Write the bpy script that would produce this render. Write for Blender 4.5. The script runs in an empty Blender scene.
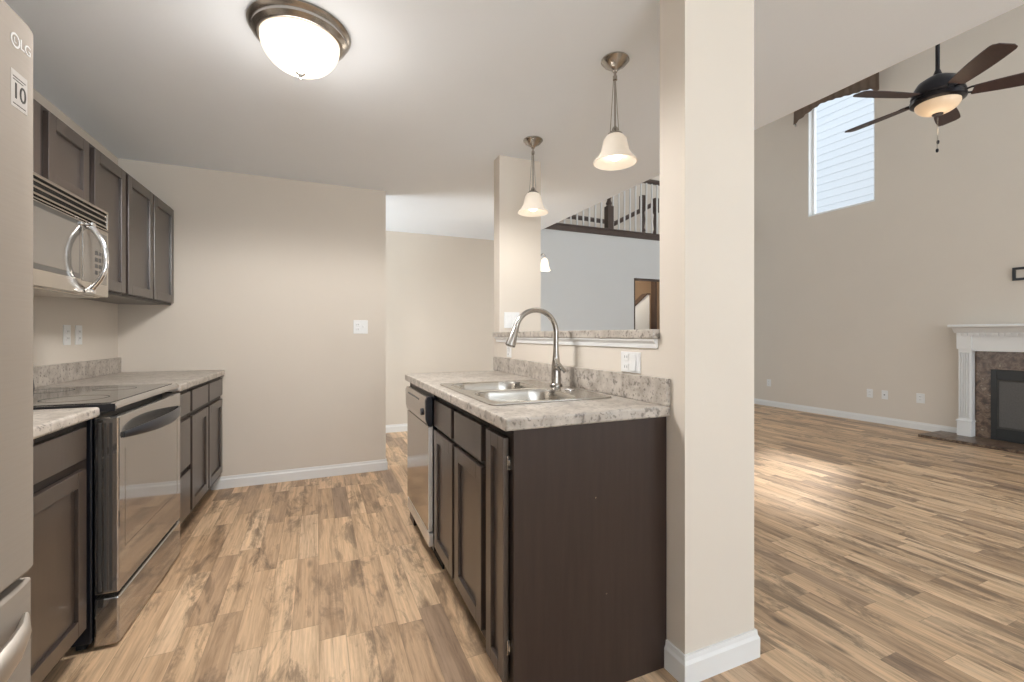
import bpy, bmesh, math, random
from mathutils import Vector, Matrix
random.seed(7)
S = bpy.context.scene
COL = S.collection
PI = math.pi
R = math.radians

# ------------------------------------------------------------------ camera
F_PX = 450.0
YAW = math.atan(195 / 450)
cam_d = bpy.data.cameras.new('camera')
cam = bpy.data.objects.new('camera', cam_d)
COL.objects.link(cam)
cam.location = (0, 0, 1.18)
cam.rotation_euler = (PI / 2, 0, -YAW)
cam_d.sensor_width = 36
cam_d.lens = F_PX / 1024 * 36
cam_d.shift_y = -6 / 1024
cam_d.clip_start = 0.02
S.camera = cam

# ------------------------------------------------------------------ view and light
S.view_settings.view_transform = 'Standard'
S.view_settings.look = 'None'
S.view_settings.exposure = 0.72
S.view_settings.gamma = 1
S.view_settings.use_curve_mapping = False

world = bpy.data.worlds.new('sky')
S.world = world
world.use_nodes = True
wb = world.node_tree.nodes['Background']
wb.inputs['Color'].default_value = (0.86, 0.93, 1.0, 1)
wb.inputs['Strength'].default_value = 1.3

def lamp(name, kind, loc, energy, color=(1, 1, 1), rot=(0, 0, 0), size=None, size_y=None, radius=None, cone=None):
    d = bpy.data.lights.new(name, kind)
    if cone: d.spot_size = R(cone); d.spot_blend = 0.25
    d.energy = energy
    d.color = color
    if size is not None:
        if kind == 'AREA':
            d.shape = 'RECTANGLE'; d.size = size; d.size_y = size_y or size
        elif kind == 'SUN':
            d.angle = size
    if radius is not None:
        d.shadow_soft_size = radius
    o = bpy.data.objects.new(name, d)
    o.location = loc; o.rotation_euler = rot
    COL.objects.link(o)
    return o

# sun through the high window of the living room
sd = Vector((-3.35, -1.50, -3.85)).normalized()
sun = lamp('sun', 'SUN', (12, 8, 12), 2.3, (1.0, 0.93, 0.84), size=R(4))
sun.rotation_euler = sd.to_track_quat('-Z', 'Y').to_euler()
# daylight lamps added at the unseen rear windows, low two tilted up onto ceilings
DAY = (0.84, 0.93, 1.0)
lamp('daylight_kitchen', 'AREA', (0.35, -4.16, 1.25), 165, DAY, (R(172), 0, 0), 2.0, 1.9)
lamp('daylight_living_low', 'AREA', (4.65, -4.16, 1.35), 92, DAY, (R(160), 0, 0), 2.8, 1.9)
lamp('daylight_living_high', 'AREA', (4.65, -4.16, 3.9), 32, DAY, (R(98), 0, 0), 2.8, 1.5)
# fill lamp added at the unseen left end of the back hall
lamp('hall_end_fill', 'AREA', (-1.22, 4.9, 1.2), 40, DAY, (0, R(-105), 0), 1.6, 0.9)

# ------------------------------------------------------------------ materials
def new_mat(name):
    m = bpy.data.materials.new(name)
    m.use_nodes = True
    return m, m.node_tree, m.node_tree.nodes['Principled BSDF']

def plain(name, color, rough=0.5, metal=0.0, spec=0.5, emit=None, estr=0, noise=0.0, nscale=20, bump=0.0, stretch=None, ior=None):
    m, nt, b = new_mat(name)
    b.inputs['Base Color'].default_value = (*color, 1)
    b.inputs['Roughness'].default_value = rough
    b.inputs['Metallic'].default_value = metal
    b.inputs['Specular IOR Level'].default_value = spec
    if ior:
        b.inputs['IOR'].default_value = ior
    if emit:
        b.inputs['Emission Color'].default_value = (*emit, 1)
        b.inputs['Emission Strength'].default_value = estr
    tc = nt.nodes.new('ShaderNodeTexCoord')
    mp = nt.nodes.new('ShaderNodeMapping')
    nt.links.new(tc.outputs['Object'], mp.inputs['Vector'])
    if stretch:
        mp.inputs['Scale'].default_value = stretch
    nz = nt.nodes.new('ShaderNodeTexNoise')
    nz.inputs['Scale'].default_value = nscale
    nz.inputs['Detail'].default_value = 4
    nt.links.new(mp.outputs['Vector'], nz.inputs['Vector'])
    if noise:
        mx = nt.nodes.new('ShaderNodeMix'); mx.data_type = 'RGBA'
        mx.inputs[6].default_value = (*[c * (1 - noise) for c in color], 1)
        mx.inputs[7].default_value = (*[min(1, c * (1 + noise)) for c in color], 1)
        nt.links.new(nz.outputs['Fac'], mx.inputs[0])
        nt.links.new(mx.outputs[2], b.inputs['Base Color'])
    if bump:
        bp = nt.nodes.new('ShaderNodeBump')
        bp.inputs['Strength'].default_value = bump
        bp.inputs['Distance'].default_value = 0.002
        nt.links.new(nz.outputs['Fac'], bp.inputs['Height'])
        nt.links.new(bp.outputs['Normal'], b.inputs['Normal'])
    return m

M = {}
M['wall'] = plain('wall_paint', (0.70, 0.635, 0.555), 0.85, noise=0.02, nscale=3, bump=0.08)
M['wall_grey'] = plain('wall_far_grey', (0.68, 0.695, 0.70), 0.85, noise=0.02, nscale=3)  # even cool grey for the far living room wall and stair wall
M['ceiling'] = plain('ceiling_paint', (0.86, 0.905, 0.955), 0.9, noise=0.01, nscale=5)
M['trim'] = plain('white_trim', (0.80, 0.80, 0.79), 0.45, noise=0.01)
M['cab'] = plain('espresso_wood', (0.040, 0.027, 0.021), 0.30, noise=0.30, nscale=9, stretch=(9, 9, 0.7), spec=0.8, ior=1.75)
M['cab_panel'] = plain('espresso_panel', (0.034, 0.020, 0.015), 0.42, noise=0.38, nscale=8, stretch=(7, 7, 0.5), spec=0.45)
M['cab_dark'] = plain('espresso_gap_shade', (0.020, 0.014, 0.012), 0.45)  # darker than the doors, shade of the door gaps put into the colour
M['steel'] = plain('brushed_steel', (0.60, 0.56, 0.51), 0.48, 1.0, noise=0.05, nscale=6, stretch=(1, 1, 40))
M['fridge_steel'] = plain('fridge_steel', (0.36, 0.315, 0.27), 0.75, 0.05, spec=0.04, noise=0.05, nscale=6, stretch=(1, 1, 40))
M['steel_sink'] = plain('sink_steel', (0.58, 0.56, 0.52), 0.22, 1.0)
M['bright_steel'] = plain('bright_steel', (0.85, 0.84, 0.82), 0.35, 0.8)
M['nickel'] = plain('brushed_nickel', (0.42, 0.395, 0.365), 0.24, 1.0)
M['chrome'] = plain('chrome', (0.85, 0.85, 0.86), 0.07, 1.0)
M['dark_steel'] = plain('smoked_steel', (0.44, 0.415, 0.39), 0.07, 0.85)
M['dw_steel'] = plain('dishwasher_steel', (0.50, 0.46, 0.42), 0.12, 1.0)
M['mw_steel'] = plain('microwave_steel', (0.56, 0.52, 0.47), 0.20, 1.0)
M['glass_black'] = plain('black_glass', (0.05, 0.048, 0.045), 0.07, 0.35, spec=1.0, ior=1.9)
M['mw_glass'] = plain('microwave_glass', (0.28, 0.26, 0.235), 0.07, 0.7)
M['black'] = plain('black_plastic', (0.012, 0.014, 0.020), 0.28)
M['black_matte'] = plain('black_matte', (0.01, 0.01, 0.01), 0.8)
M['white_plastic'] = plain('white_plastic', (0.80, 0.80, 0.79), 0.35)
M['slot'] = plain('slot_dark', (0.08, 0.08, 0.08), 0.6)
M['bronze'] = plain('oiled_bronze', (0.022, 0.020, 0.024), 0.28, 0.6)
M['blade'] = plain('fan_blade_wood', (0.050, 0.022, 0.018), 0.5, noise=0.35, nscale=8, stretch=(2, 14, 1))
M['fabric'] = plain('brown_fabric', (0.15, 0.105, 0.075), 0.75, noise=0.15, nscale=30)
M['wood_dark'] = plain('dark_rail_wood', (0.080, 0.055, 0.045), 0.4, noise=0.3, nscale=8)
M['white_siding'] = plain('white_siding', (0.46, 0.495, 0.53), 0.6)
M['letters'] = plain('grey_print', (0.09, 0.085, 0.08), 0.9, spec=0.05)
M['sticker'] = plain('sticker_paper', (0.56, 0.53, 0.50), 0.9, spec=0.05)
M['logo'] = plain('silver_print', (0.75, 0.74, 0.73), 0.8, spec=0.05)
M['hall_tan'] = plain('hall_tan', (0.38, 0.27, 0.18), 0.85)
M['firebox'] = plain('firebox_metal', (0.012, 0.013, 0.013), 0.4)
M['mesh'] = plain('fire_screen', (0.10, 0.095, 0.09), 0.5, noise=0.3, nscale=90)

def emissive(name, color, strength, base=(0.9, 0.85, 0.78)):
    return plain(name, base, 0.35, emit=color, estr=strength)
M['dome_glass'] = emissive('dome_glass_lit', (1.0, 0.86, 0.68), 0.62)
M['shade_glass'] = emissive('pendant_glass_lit', (1.0, 0.84, 0.66), 0.20, (0.72, 0.66, 0.58))
M['bulb'] = emissive('bulb_lit', (1.0, 0.93, 0.82), 2.2)
M['fan_glass'] = emissive('fan_bowl_lit', (1.0, 0.68, 0.40), 0.22, (0.55, 0.44, 0.33))

def glass_mat():
    m, nt, b = new_mat('window_glass')
    nt.nodes.remove(b)
    out = nt.nodes['Material Output']
    tr = nt.nodes.new('ShaderNodeBsdfTransparent')
    gl = nt.nodes.new('ShaderNodeBsdfGlossy'); gl.inputs['Roughness'].default_value = 0.02
    lw = nt.nodes.new('ShaderNodeLayerWeight')
    pw = nt.nodes.new('ShaderNodeMath'); pw.operation = 'POWER'; pw.inputs[1].default_value = 4
    nt.links.new(lw.outputs['Facing'], pw.inputs[0])
    fr = nt.nodes.new('ShaderNodeMath'); fr.operation = 'MULTIPLY_ADD'; fr.inputs[1].default_value = 0.5; fr.inputs[2].default_value = 0.03
    nt.links.new(pw.outputs[0], fr.inputs[0])
    mx = nt.nodes.new('ShaderNodeMixShader')
    nt.links.new(fr.outputs[0], mx.inputs[0]); nt.links.new(tr.outputs[0], mx.inputs[1])
    nt.links.new(gl.outputs[0], mx.inputs[2]); nt.links.new(mx.outputs[0], out.inputs['Surface'])
    return m
M['glass'] = glass_mat()

def ramp(nt, fac, stops, interp='LINEAR'):
    r = nt.nodes.new('ShaderNodeValToRGB')
    r.color_ramp.interpolation = interp
    els = r.color_ramp.elements
    while len(els) < len(stops):
        els.new(0.5)
    for e, (p, c) in zip(els, stops):
        e.position = p; e.color = (*c, 1)
    nt.links.new(fac, r.inputs['Fac'])
    return r.outputs['Color']

def math_n(nt, op, a, b=None, c=None):
    n = nt.nodes.new('ShaderNodeMath'); n.operation = op
    for i, v in enumerate((a, b, c)):
        if v is None: continue
        if isinstance(v, (int, float)): n.inputs[i].default_value = v
        else: nt.links.new(v, n.inputs[i])
    return n.outputs[0]

def mix_c(nt, fac, a, b, blend='MIX'):
    n = nt.nodes.new('ShaderNodeMix'); n.data_type = 'RGBA'; n.blend_type = blend
    for i, v in ((0, fac), (6, a), (7, b)):
        if isinstance(v, (int, float)): n.inputs[i].default_value = v
        elif isinstance(v, tuple): n.inputs[i].default_value = (*v, 1)
        else: nt.links.new(v, n.inputs[i])
    return n.outputs[2]

def floor_mat():
    m, nt, b = new_mat('plank_floor')
    W, LN = 0.0985, 0.62
    tc = nt.nodes.new('ShaderNodeTexCoord')
    sp = nt.nodes.new('ShaderNodeSeparateXYZ')
    nt.links.new(tc.outputs['Object'], sp.inputs[0])
    x, y = sp.outputs[0], sp.outputs[1]
    xs = math_n(nt, 'DIVIDE', math_n(nt, 'ADD', x, 10.04), W)
    row = math_n(nt, 'FLOOR', xs); fx = math_n(nt, 'FRACT', xs)
    wn = nt.nodes.new('ShaderNodeTexWhiteNoise'); wn.noise_dimensions = '1D'
    nt.links.new(row, wn.inputs['W'])
    ys = math_n(nt, 'ADD', math_n(nt, 'DIVIDE', math_n(nt, 'ADD', y, 20), LN), math_n(nt, 'MULTIPLY', wn.outputs['Value'], 7.3))
    colm = math_n(nt, 'FLOOR', ys); fy = math_n(nt, 'FRACT', ys)
    cb = nt.nodes.new('ShaderNodeCombineXYZ')
    nt.links.new(row, cb.inputs[0]); nt.links.new(colm, cb.inputs[1])
    w2 = nt.nodes.new('ShaderNodeTexWhiteNoise'); w2.noise_dimensions = '2D'
    nt.links.new(cb.outputs[0], w2.inputs['Vector'])
    pid = w2.outputs['Value']
    # coordinates of the grain, shifted per plank
    def coords(sx, sy):
        c = nt.nodes.new('ShaderNodeCombineXYZ')
        nt.links.new(math_n(nt, 'MULTIPLY', x, sx), c.inputs[0])
        nt.links.new(math_n(nt, 'MULTIPLY', y, sy), c.inputs[1])
        nt.links.new(math_n(nt, 'MULTIPLY', pid, 37.0), c.inputs[2])
        return c.outputs[0]
    def noise(vec, scale, detail=4, rough=0.55, dist=0.0):
        n = nt.nodes.new('ShaderNodeTexNoise')
        nt.links.new(vec, n.inputs['Vector'])
        n.inputs['Scale'].default_value = scale; n.inputs['Detail'].default_value = detail
        n.inputs['Roughness'].default_value = rough; n.inputs['Distortion'].default_value = dist
        return n.outputs['Fac']
    base = ramp(nt, pid, [(0.0, (0.48, 0.325, 0.205)), (0.25, (0.60, 0.41, 0.255)), (0.60, (0.71, 0.495, 0.31)), (0.88, (0.77, 0.555, 0.36)), (0.92, (0.44, 0.30, 0.20)), (1.0, (0.36, 0.25, 0.17))])
    g = noise(coords(34, 2.2), 1.0, 6, 0.65, 0.25)
    gr = ramp(nt, g, [(0.28, (0.66, 0.62, 0.58)), (0.50, (1.0, 1.0, 1.0)), (0.75, (1.12, 1.11, 1.08))])
    c = mix_c(nt, 1.0, base, gr, 'MULTIPLY')
    bl = noise(coords(7.5, 2.1), 1.0, 7, 0.72, 0.5)
    blr = ramp(nt, bl, [(0.505, (0.0, 0.0, 0.0)), (0.61, (1.0, 1.0, 1.0))])
    c = mix_c(nt, math_n(nt, 'MULTIPLY', blr, 0.74), c, (0.20, 0.135, 0.09))
    st = noise(coords(17, 1.1), 1.0, 5, 0.7, 0.2)
    c = mix_c(nt, 1.0, c, ramp(nt, st, [(0.33, (0.70, 0.665, 0.63)), (0.50, (1.0, 1.0, 1.0)), (0.68, (1.08, 1.07, 1.05))]), 'MULTIPLY')
    fg = noise(coords(120, 5), 1.0, 3, 0.6)
    c = mix_c(nt, 1.0, c, ramp(nt, fg, [(0.35, (0.86, 0.85, 0.84)), (0.6, (1.05, 1.05, 1.05))]), 'MULTIPLY')
    kn = nt.nodes.new('ShaderNodeTexVoronoi'); nt.links.new(coords(7, 2.2), kn.inputs['Vector']); kn.inputs['Scale'].default_value = 0.75
    knr = ramp(nt, kn.outputs['Distance'], [(0.03, (1, 1, 1)), (0.10, (0, 0, 0))])
    c = mix_c(nt, math_n(nt, 'MULTIPLY', knr, 0.7), c, (0.11, 0.075, 0.05))
    # seams
    ex = math_n(nt, 'MULTIPLY', math_n(nt, 'MINIMUM', fx, math_n(nt, 'SUBTRACT', 1.0, fx)), W)
    ey = math_n(nt, 'MULTIPLY', math_n(nt, 'MINIMUM', fy, math_n(nt, 'SUBTRACT', 1.0, fy)), LN)
    e = math_n(nt, 'MINIMUM', ex, ey)
    seam = math_n(nt, 'LESS_THAN', e, 0.0011)
    c = mix_c(nt, math_n(nt, 'MULTIPLY', seam, 0.40), c, (0.12, 0.08, 0.05))
    nt.links.new(c, b.inputs['Base Color'])
    rr = math_n(nt, 'ADD', math_n(nt, 'MULTIPLY', g, 0.22), 0.30)
    nt.links.new(rr, b.inputs['Roughness'])
    bp = nt.nodes.new('ShaderNodeBump'); bp.inputs['Strength'].default_value = 0.25; bp.inputs['Distance'].default_value = 0.001
    h = math_n(nt, 'SUBTRACT', g, seam)
    nt.links.new(h, bp.inputs['Height']); nt.links.new(bp.outputs['Normal'], b.inputs['Normal'])
    return m
M['floor'] = floor_mat()

def stone_mat(name, light, mid, dark, scale, rough, fleck=0.5):
    m, nt, b = new_mat(name)
    tc = nt.nodes.new('ShaderNodeTexCoord')
    def noise(scale, detail, dist=0.0):
        n = nt.nodes.new('ShaderNodeTexNoise'); nt.links.new(tc.outputs['Object'], n.inputs['Vector'])
        n.inputs['Scale'].default_value = scale; n.inputs['Detail'].default_value = detail; n.inputs['Distortion'].default_value = dist
        return n.outputs['Fac']
    a = noise(scale * 0.35, 6, 0.4)
    c = ramp(nt, a, [(0.32, mid), (0.60, light)])
    f = noise(scale, 5)
    fr = ramp(nt, f, [(0.56, (0, 0, 0)), (0.66, (1, 1, 1))])
    c = mix_c(nt, math_n(nt, 'MULTIPLY', fr, fleck), c, dark)
    f2 = noise(scale * 2.3, 3)
    fr2 = ramp(nt, f2, [(0.60, (0, 0, 0)), (0.70, (1, 1, 1))])
    c = mix_c(nt, math_n(nt, 'MULTIPLY', fr2, fleck * 0.8), c, tuple(v * 0.5 for v in dark))
    nt.links.new(c, b.inputs['Base Color'])
    b.inputs['Roughness'].default_value = rough
    return m
M['laminate'] = stone_mat('granite_laminate', (0.53, 0.48, 0.425), (0.35, 0.305, 0.26), (0.13, 0.11, 0.095), 50, 0.30, 0.75)

def marble_mat():
    m, nt, b = new_mat('brown_marble')
    tc = nt.nodes.new('ShaderNodeTexCoord')
    n = nt.nodes.new('ShaderNodeTexNoise'); nt.links.new(tc.outputs['Object'], n.inputs['Vector'])
    n.inputs['Scale'].default_value = 15; n.inputs['Detail'].default_value = 8; n.inputs['Distortion'].default_value = 0.5
    c = ramp(nt, n.outputs['Fac'], [(0.30, (0.035, 0.022, 0.016)), (0.46, (0.11, 0.066, 0.042)), (0.54, (0.20, 0.135, 0.09)), (0.60, (0.09, 0.055, 0.035)), (0.72, (0.34, 0.26, 0.19))])
    nt.links.new(c, b.inputs['Base Color']); b.inputs['Roughness'].default_value = 0.32
    return m
M['marble'] = marble_mat()

# ------------------------------------------------------------------ mesh helpers
def box(bm, x0, x1, y0, y1, z0, z1):
    vs = [bm.verts.new((x, y, z)) for x in (x0, x1) for y in (y0, y1) for z in (z0, z1)]
    for f in ((0, 1, 3, 2), (4, 6, 7, 5), (0, 4, 5, 1), (2, 3, 7, 6), (0, 2, 6, 4), (1, 5, 7, 3)):
        bm.faces.new([vs[i] for i in f])
    return bm

def prism(bm, pts, z0, z1, axis='z'):
    """extrude the 2D outline pts; axis z: (x,y), axis x: (y,z), axis y: (x,z)"""
    def v(p, t):
        return {'z': (p[0], p[1], t), 'x': (t, p[0], p[1]), 'y': (p[0], t, p[1])}[axis]
    a = [bm.verts.new(v(p, z0)) for p in pts]; b = [bm.verts.new(v(p, z1)) for p in pts]
    n = len(pts)
    bm.faces.new(a[::-1]); bm.faces.new(b)
    for i in range(n):
        bm.faces.new((a[i], a[(i + 1) % n], b[(i + 1) % n], b[i]))
    return bm

def lathe(bm, prof, seg=40, c=(0, 0), cap=True, sx=1.0):
    rings = []
    for r, z in prof:
        if r < 1e-5:
            rings.append([bm.verts.new((c[0], c[1], z))])
        else:
            rings.append([bm.verts.new((c[0] + r * sx * math.cos(2 * PI * i / seg), c[1] + r * math.sin(2 * PI * i / seg), z)) for i in range(seg)])
    for a, b in zip(rings, rings[1:]):
        for i in range(seg):
            j = (i + 1) % seg
            if len(a) == 1 and len(b) == 1: continue
            if len(a) == 1: bm.faces.new((a[0], b[i], b[j]))
            elif len(b) == 1: bm.faces.new((a[i], a[j], b[0]))
            else: bm.faces.new((a[i], a[j], b[j], b[i]))
    if cap:
        if len(rings[0]) > 1: bm.faces.new(rings[0][::-1])
        if len(rings[-1]) > 1: bm.faces.new(rings[-1])
    return bm

def tube(bm, pts, r, seg=14, flat=1.0, up=None):
    pts = [Vector(p) for p in pts]
    rs = r if isinstance(r, (list, tuple)) else [r] * len(pts)
    t = (pts[1] - pts[0]).normalized()
    n = Vector(up) if up else (Vector((0, 0, 1)) if abs(t.z) < 0.9 else Vector((1, 0, 0)))
    n = (n - t * n.dot(t)).normalized()
    rings = []
    for i, p in enumerate(pts):
        if 0 < i < len(pts) - 1: t = (pts[i + 1] - pts[i - 1]).normalized()
        elif i: t = (pts[i] - pts[i - 1]).normalized()
        n = (n - t * n.dot(t)).normalized(); b = t.cross(n)
        rings.append([bm.verts.new(p + (n * math.cos(2 * PI * k / seg) + b * math.sin(2 * PI * k / seg) * flat) * rs[i]) for k in range(seg)])
    for a, c in zip(rings, rings[1:]):
        for k in range(seg):
            bm.faces.new((a[k], a[(k + 1) % seg], c[(k + 1) % seg], c[k]))
    bm.faces.new(rings[0][::-1]); bm.faces.new(rings[-1])
    return bm

def mk(name, bm, mat, parent=None, bevel=0.0, smooth=False, loc=None, rot=None, seg=2):
    bmesh.ops.recalc_face_normals(bm, faces=bm.faces)
    me = bpy.data.meshes.new(name); bm.to_mesh(me); bm.free()
    me.materials.append(M[mat] if isinstance(mat, str) else mat)
    o = bpy.data.objects.new(name, me); COL.objects.link(o)
    if parent: o.parent = parent
    if loc: o.location = loc
    if rot: o.rotation_euler = rot
    if smooth:
        for p in me.polygons: p.use_smooth = True
        try: me.set_sharp_from_angle(angle=R(38))
        except Exception: pass
    if bevel:
        md = o.modifiers.new('bevel', 'BEVEL'); md.width = bevel; md.segments = seg; md.limit_method = 'ANGLE'; md.angle_limit = R(40)
    return o

def B(*boxes):
    bm = bmesh.new()
    for b in boxes: box(bm, *b)
    return bm

def tag(o, label, cat, group=None):
    o['label'] = label; o['category'] = cat
    if group: o['group'] = group
    return o

def thing(name, label, cat, loc=(0, 0, 0), rotz=0.0, group=None):
    o = bpy.data.objects.new(name, None); COL.objects.link(o)
    o.empty_display_size = 0.1
    o.location = loc; o.rotation_euler = (0, 0, rotz)
    return tag(o, label, cat, group)

def struct(name, bm, mat, bevel=0.0, smooth=False):
    o = mk(name, bm, mat, None, bevel, smooth); o['kind'] = 'structure'; return o

def boolean(o, cutter_bm):
    c = mk('cutter', cutter_bm, 'black')
    if o.parent: c.parent = o.parent
    c.matrix_parent_inverse = o.matrix_parent_inverse
    md = o.modifiers.new('cut', 'BOOLEAN'); md.object = c; md.operation = 'DIFFERENCE'; md.solver = 'EXACT'
    bpy.context.view_layer.update()
    dg = bpy.context.evaluated_depsgraph_get()
    me = bpy.data.meshes.new_from_object(o.evaluated_get(dg))
    o.modifiers.clear(); o.data = me
    bpy.data.objects.remove(c)

def text(name, body, size, mat, parent, matrix, ext=0.0004):
    cu = bpy.data.curves.new(name, 'FONT'); cu.body = body; cu.size = size; cu.extrude = ext
    cu.align_x = 'CENTER'; cu.align_y = 'CENTER'
    t = bpy.data.objects.new(name, cu); COL.objects.link(t)
    bpy.context.view_layer.update()
    dg = bpy.context.evaluated_depsgraph_get()
    me = bpy.data.meshes.new_from_object(t.evaluated_get(dg))
    bpy.data.objects.remove(t)
    me.transform(matrix); me.materials.clear(); me.materials.append(M[mat])
    o = bpy.data.objects.new(name, me); COL.objects.link(o); o.parent = parent
    return o

def rrect(x0, x1, y0, y1, r, n=8):
    pts = []
    for cx, cy, a0 in ((x1 - r, y1 - r, 0), (x0 + r, y1 - r, 90), (x0 + r, y0 + r, 180), (x1 - r, y0 + r, 270)):
        for i in range(n + 1):
            a = R(a0 + 90 * i / n); pts.append((cx + r * math.cos(a), cy + r * math.sin(a)))
    return pts

# ------------------------------------------------------------------ the setting
H = 2.44
XR = 6.90                 # right wall of the living room
YF = 5.59                 # far wall
YB = -4.20                # wall behind the camera
HL = 5.30                 # living room ceiling
WK = 2.47                 # edge of the low kitchen ceiling
D = -0.026                # the left wall stands 1.5 degrees off the other axes
O = Vector((-1.302, 4.06))
EX = Vector((math.cos(D), math.sin(D))); EY = Vector((-math.sin(D), math.cos(D)))
def run(lx, ly, z=0.0):
    p = O + EX * lx + EY * ly
    return (p.x, p.y, z)

struct('floor', B((-1.75, XR + 0.15, YB - 0.15, 7.3, -0.05, 0.0)), 'floor')
struct('ceiling', B((-1.75, WK, YB, YF, H, 2.60)), 'ceiling')
struct('ceiling_living', B((WK - 0.1, XR + 0.15, YB - 0.15, 7.8, HL, HL + 0.1)), 'ceiling')
# left wall, turned a little
bm = bmesh.new()
p0, p1 = run(0, 1.55), run(0, -6.6); q1, q0 = run(-0.14, -6.6), run(-0.14, 1.55)
prism(bm, [p0[:2], p1[:2], q1[:2], q0[:2]], 0, H)
struct('wall_left', bm, 'wall')
struct('wall_back', B((-1.302, 0.553, 4.06, 4.18, 0, H)), 'wall')
# far wall with the doorway of the back hall
DX0, DX1, DZ = 4.462, 5.36, 2.055
struct('wall_far', B((-1.6, WK, YF, YF + 0.12, 0, 2.667)), 'wall')
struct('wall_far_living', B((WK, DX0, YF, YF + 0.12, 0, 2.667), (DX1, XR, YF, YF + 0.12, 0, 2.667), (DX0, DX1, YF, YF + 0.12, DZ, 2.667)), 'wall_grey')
# right wall with the high window
WY0, WY1, WZ0, WZ1 = 3.62, 4.521, 2.985, 4.85
struct('wall_right', B((XR, XR + 0.14, YB, WY0, 0, HL), (XR, XR + 0.14, WY1, 7.3, 0, HL), (XR, XR + 0.14, WY0, WY1, 0, WZ0), (XR, XR + 0.14, WY0, WY1, WZ1, HL)), 'wall')
# wall behind the camera with its windows
def wall_with_holes(x0, x1, z0, z1, holes):
    bm = bmesh.new(); xs = sorted({x0, x1, *[h[0] for h in holes], *[h[1] for h in holes]}); zs = sorted({z0, z1, *[h[2] for h in holes], *[h[3] for h in holes]})
    for a, b in zip(xs, xs[1:]):
        for c, d in zip(zs, zs[1:]):
            if any(h[0] <= a and b <= h[1] and h[2] <= c and d <= h[3] for h in holes): continue
            box(bm, a, b, YB - 0.14, YB, c, d)
    return bm
REAR = [(-0.65, 1.35, 0.3, 2.2), (3.2, 6.1, 0.4, 2.3), (3.2, 6.1, 3.1, 4.7)]
struct('wall_rear', wall_with_holes(-1.75, XR + 0.15, 0, HL, REAR), 'wall')
# upper storey wall above the kitchen ceiling edge
struct('wall_upper', B((WK - 0.1, WK, YB, 7.7, 2.60, HL)), 'wall')
# half wall with its two square columns (a single painted wall)
HX0, HX1 = 1.143, 1.476
KS = 0.0165              # the half wall stands a little askew
JY0, JY1, JY2 = 1.290, 2.925, 3.035
def hx(y): return HX0 + KS * (y - 1.165)
def hx1(y): return HX1 + 0.011 * (y - 1.165)
bm = bmesh.new()
for y0, y1, zt in ((1.165, JY0, H), (JY1, JY2, H), (JY0, JY1, 1.165)):
    prism(bm, [(hx(y0), y0), (hx1(y0), y0), (hx1(y1), y1), (hx(y1), y1)], 0, zt)
struct('wall_middle', bm, 'wall')
# loft beyond the far wall
struct('floor_loft', B((WK, XR, YF, 7.7, 2.667, 2.72)), 'ceiling')
struct('wall_loft', B((WK, XR, 7.6, 7.7, 2.72, HL)), 'wall')
struct('trim_1', B((WK, XR, YF - 0.018, YF, 2.665, 2.742), (WK, XR, YF - 0.03, YF + 0.10, 2.742, 2.762)), 'wood_dark', 0.003)
# back hall behind the doorway
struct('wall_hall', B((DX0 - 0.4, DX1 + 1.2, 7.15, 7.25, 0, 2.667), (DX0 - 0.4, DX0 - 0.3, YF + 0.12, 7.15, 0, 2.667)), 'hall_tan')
bm = bmesh.new(); prism(bm, [(4.1, 0), (5.62, 0), (5.62, 1.92), (5.55, 1.92), (4.1, 0.75)], 6.60, 6.68, 'y')
struct('wall_stair', bm, 'wall_grey')
bm = bmesh.new(); prism(bm, [(4.1, 0.75), (5.55, 1.92), (5.62, 1.92), (5.62, 1.945), (5.545, 1.945), (4.1, 0.775)], 6.57, 6.71, 'y')
struct('trim_2', bm, 'wood_dark')
struct('trim_3', B((5.70, 5.75, 6.55, 6.65, 0, 2.667)), 'wood_dark')
# doorway lining
struct('door_1', B((DX0, DX0 + 0.02, YF - 0.004, YF + 0.13, 0, DZ), (DX1 - 0.02, DX1, YF - 0.004, YF + 0.13, 0, DZ), (DX0, DX1, YF - 0.004, YF + 0.13, DZ - 0.02, DZ)), 'wood_dark')

# baseboards with a stepped top
def baseboard(name, pts, h=0.092, t=0.014, side=1):
    """pts: polyline of the wall foot; the board stands on the left (side=1) or right (-1)"""
    bm = bmesh.new()
    P = [Vector(p) for p in pts]
    def offs(d):
        out = []
        for i, p in enumerate(P):
            ns = []
            if i: e = (P[i] - P[i - 1]).normalized(); ns.append(Vector((-e.y, e.x)))
            if i < len(P) - 1: e = (P[i + 1] - P[i]).normalized(); ns.append(Vector((-e.y, e.x)))
            n = sum(ns, Vector((0, 0)))
            n = n / max(1e-6, n.length); k = n.dot(ns[0])
            out.append(p + n * (d * side / max(0.3, k)))
        return out
    prof = [(0, 0), (t, 0), (t, h * 0.72), (t * 0.62, h * 0.83), (t * 0.5, h), (0, h)]
    rows = [[bm.verts.new((q.x, q.y, z)) for q in offs(d)] for d, z in prof]
    for a, b in zip(rows, rows[1:] + rows[:1]):
        for i in range(len(P) - 1):
            bm.faces.new((a[i], a[i + 1], b[i + 1], b[i]))
    bm.faces.new([r[0] for r in rows]); bm.faces.new([r[-1] for r in rows][::-1])
    return struct(name, bm, 'trim')
baseboard('baseboard_back', [(-0.74, 4.06), (0.553, 4.06), (0.553, 4.18)], side=-1)
baseboard('baseboard_far', [(-1.3, YF), (DX0, YF)], side=-1)
baseboard('baseboard_far_right', [(DX1, YF), (XR, YF)], side=-1)
baseboard('baseboard_right', [(XR, YF), (XR, 2.72)], side=-1)
baseboard('baseboard_right_near', [(XR, 1.18), (XR, YB)], side=-1)
baseboard('baseboard_column', [(HX0, 1.249), (HX0, 1.165), (HX1, 1.165), (hx1(JY2), JY2), (hx(JY2), JY2)], h=0.098, side=-1)
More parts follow.
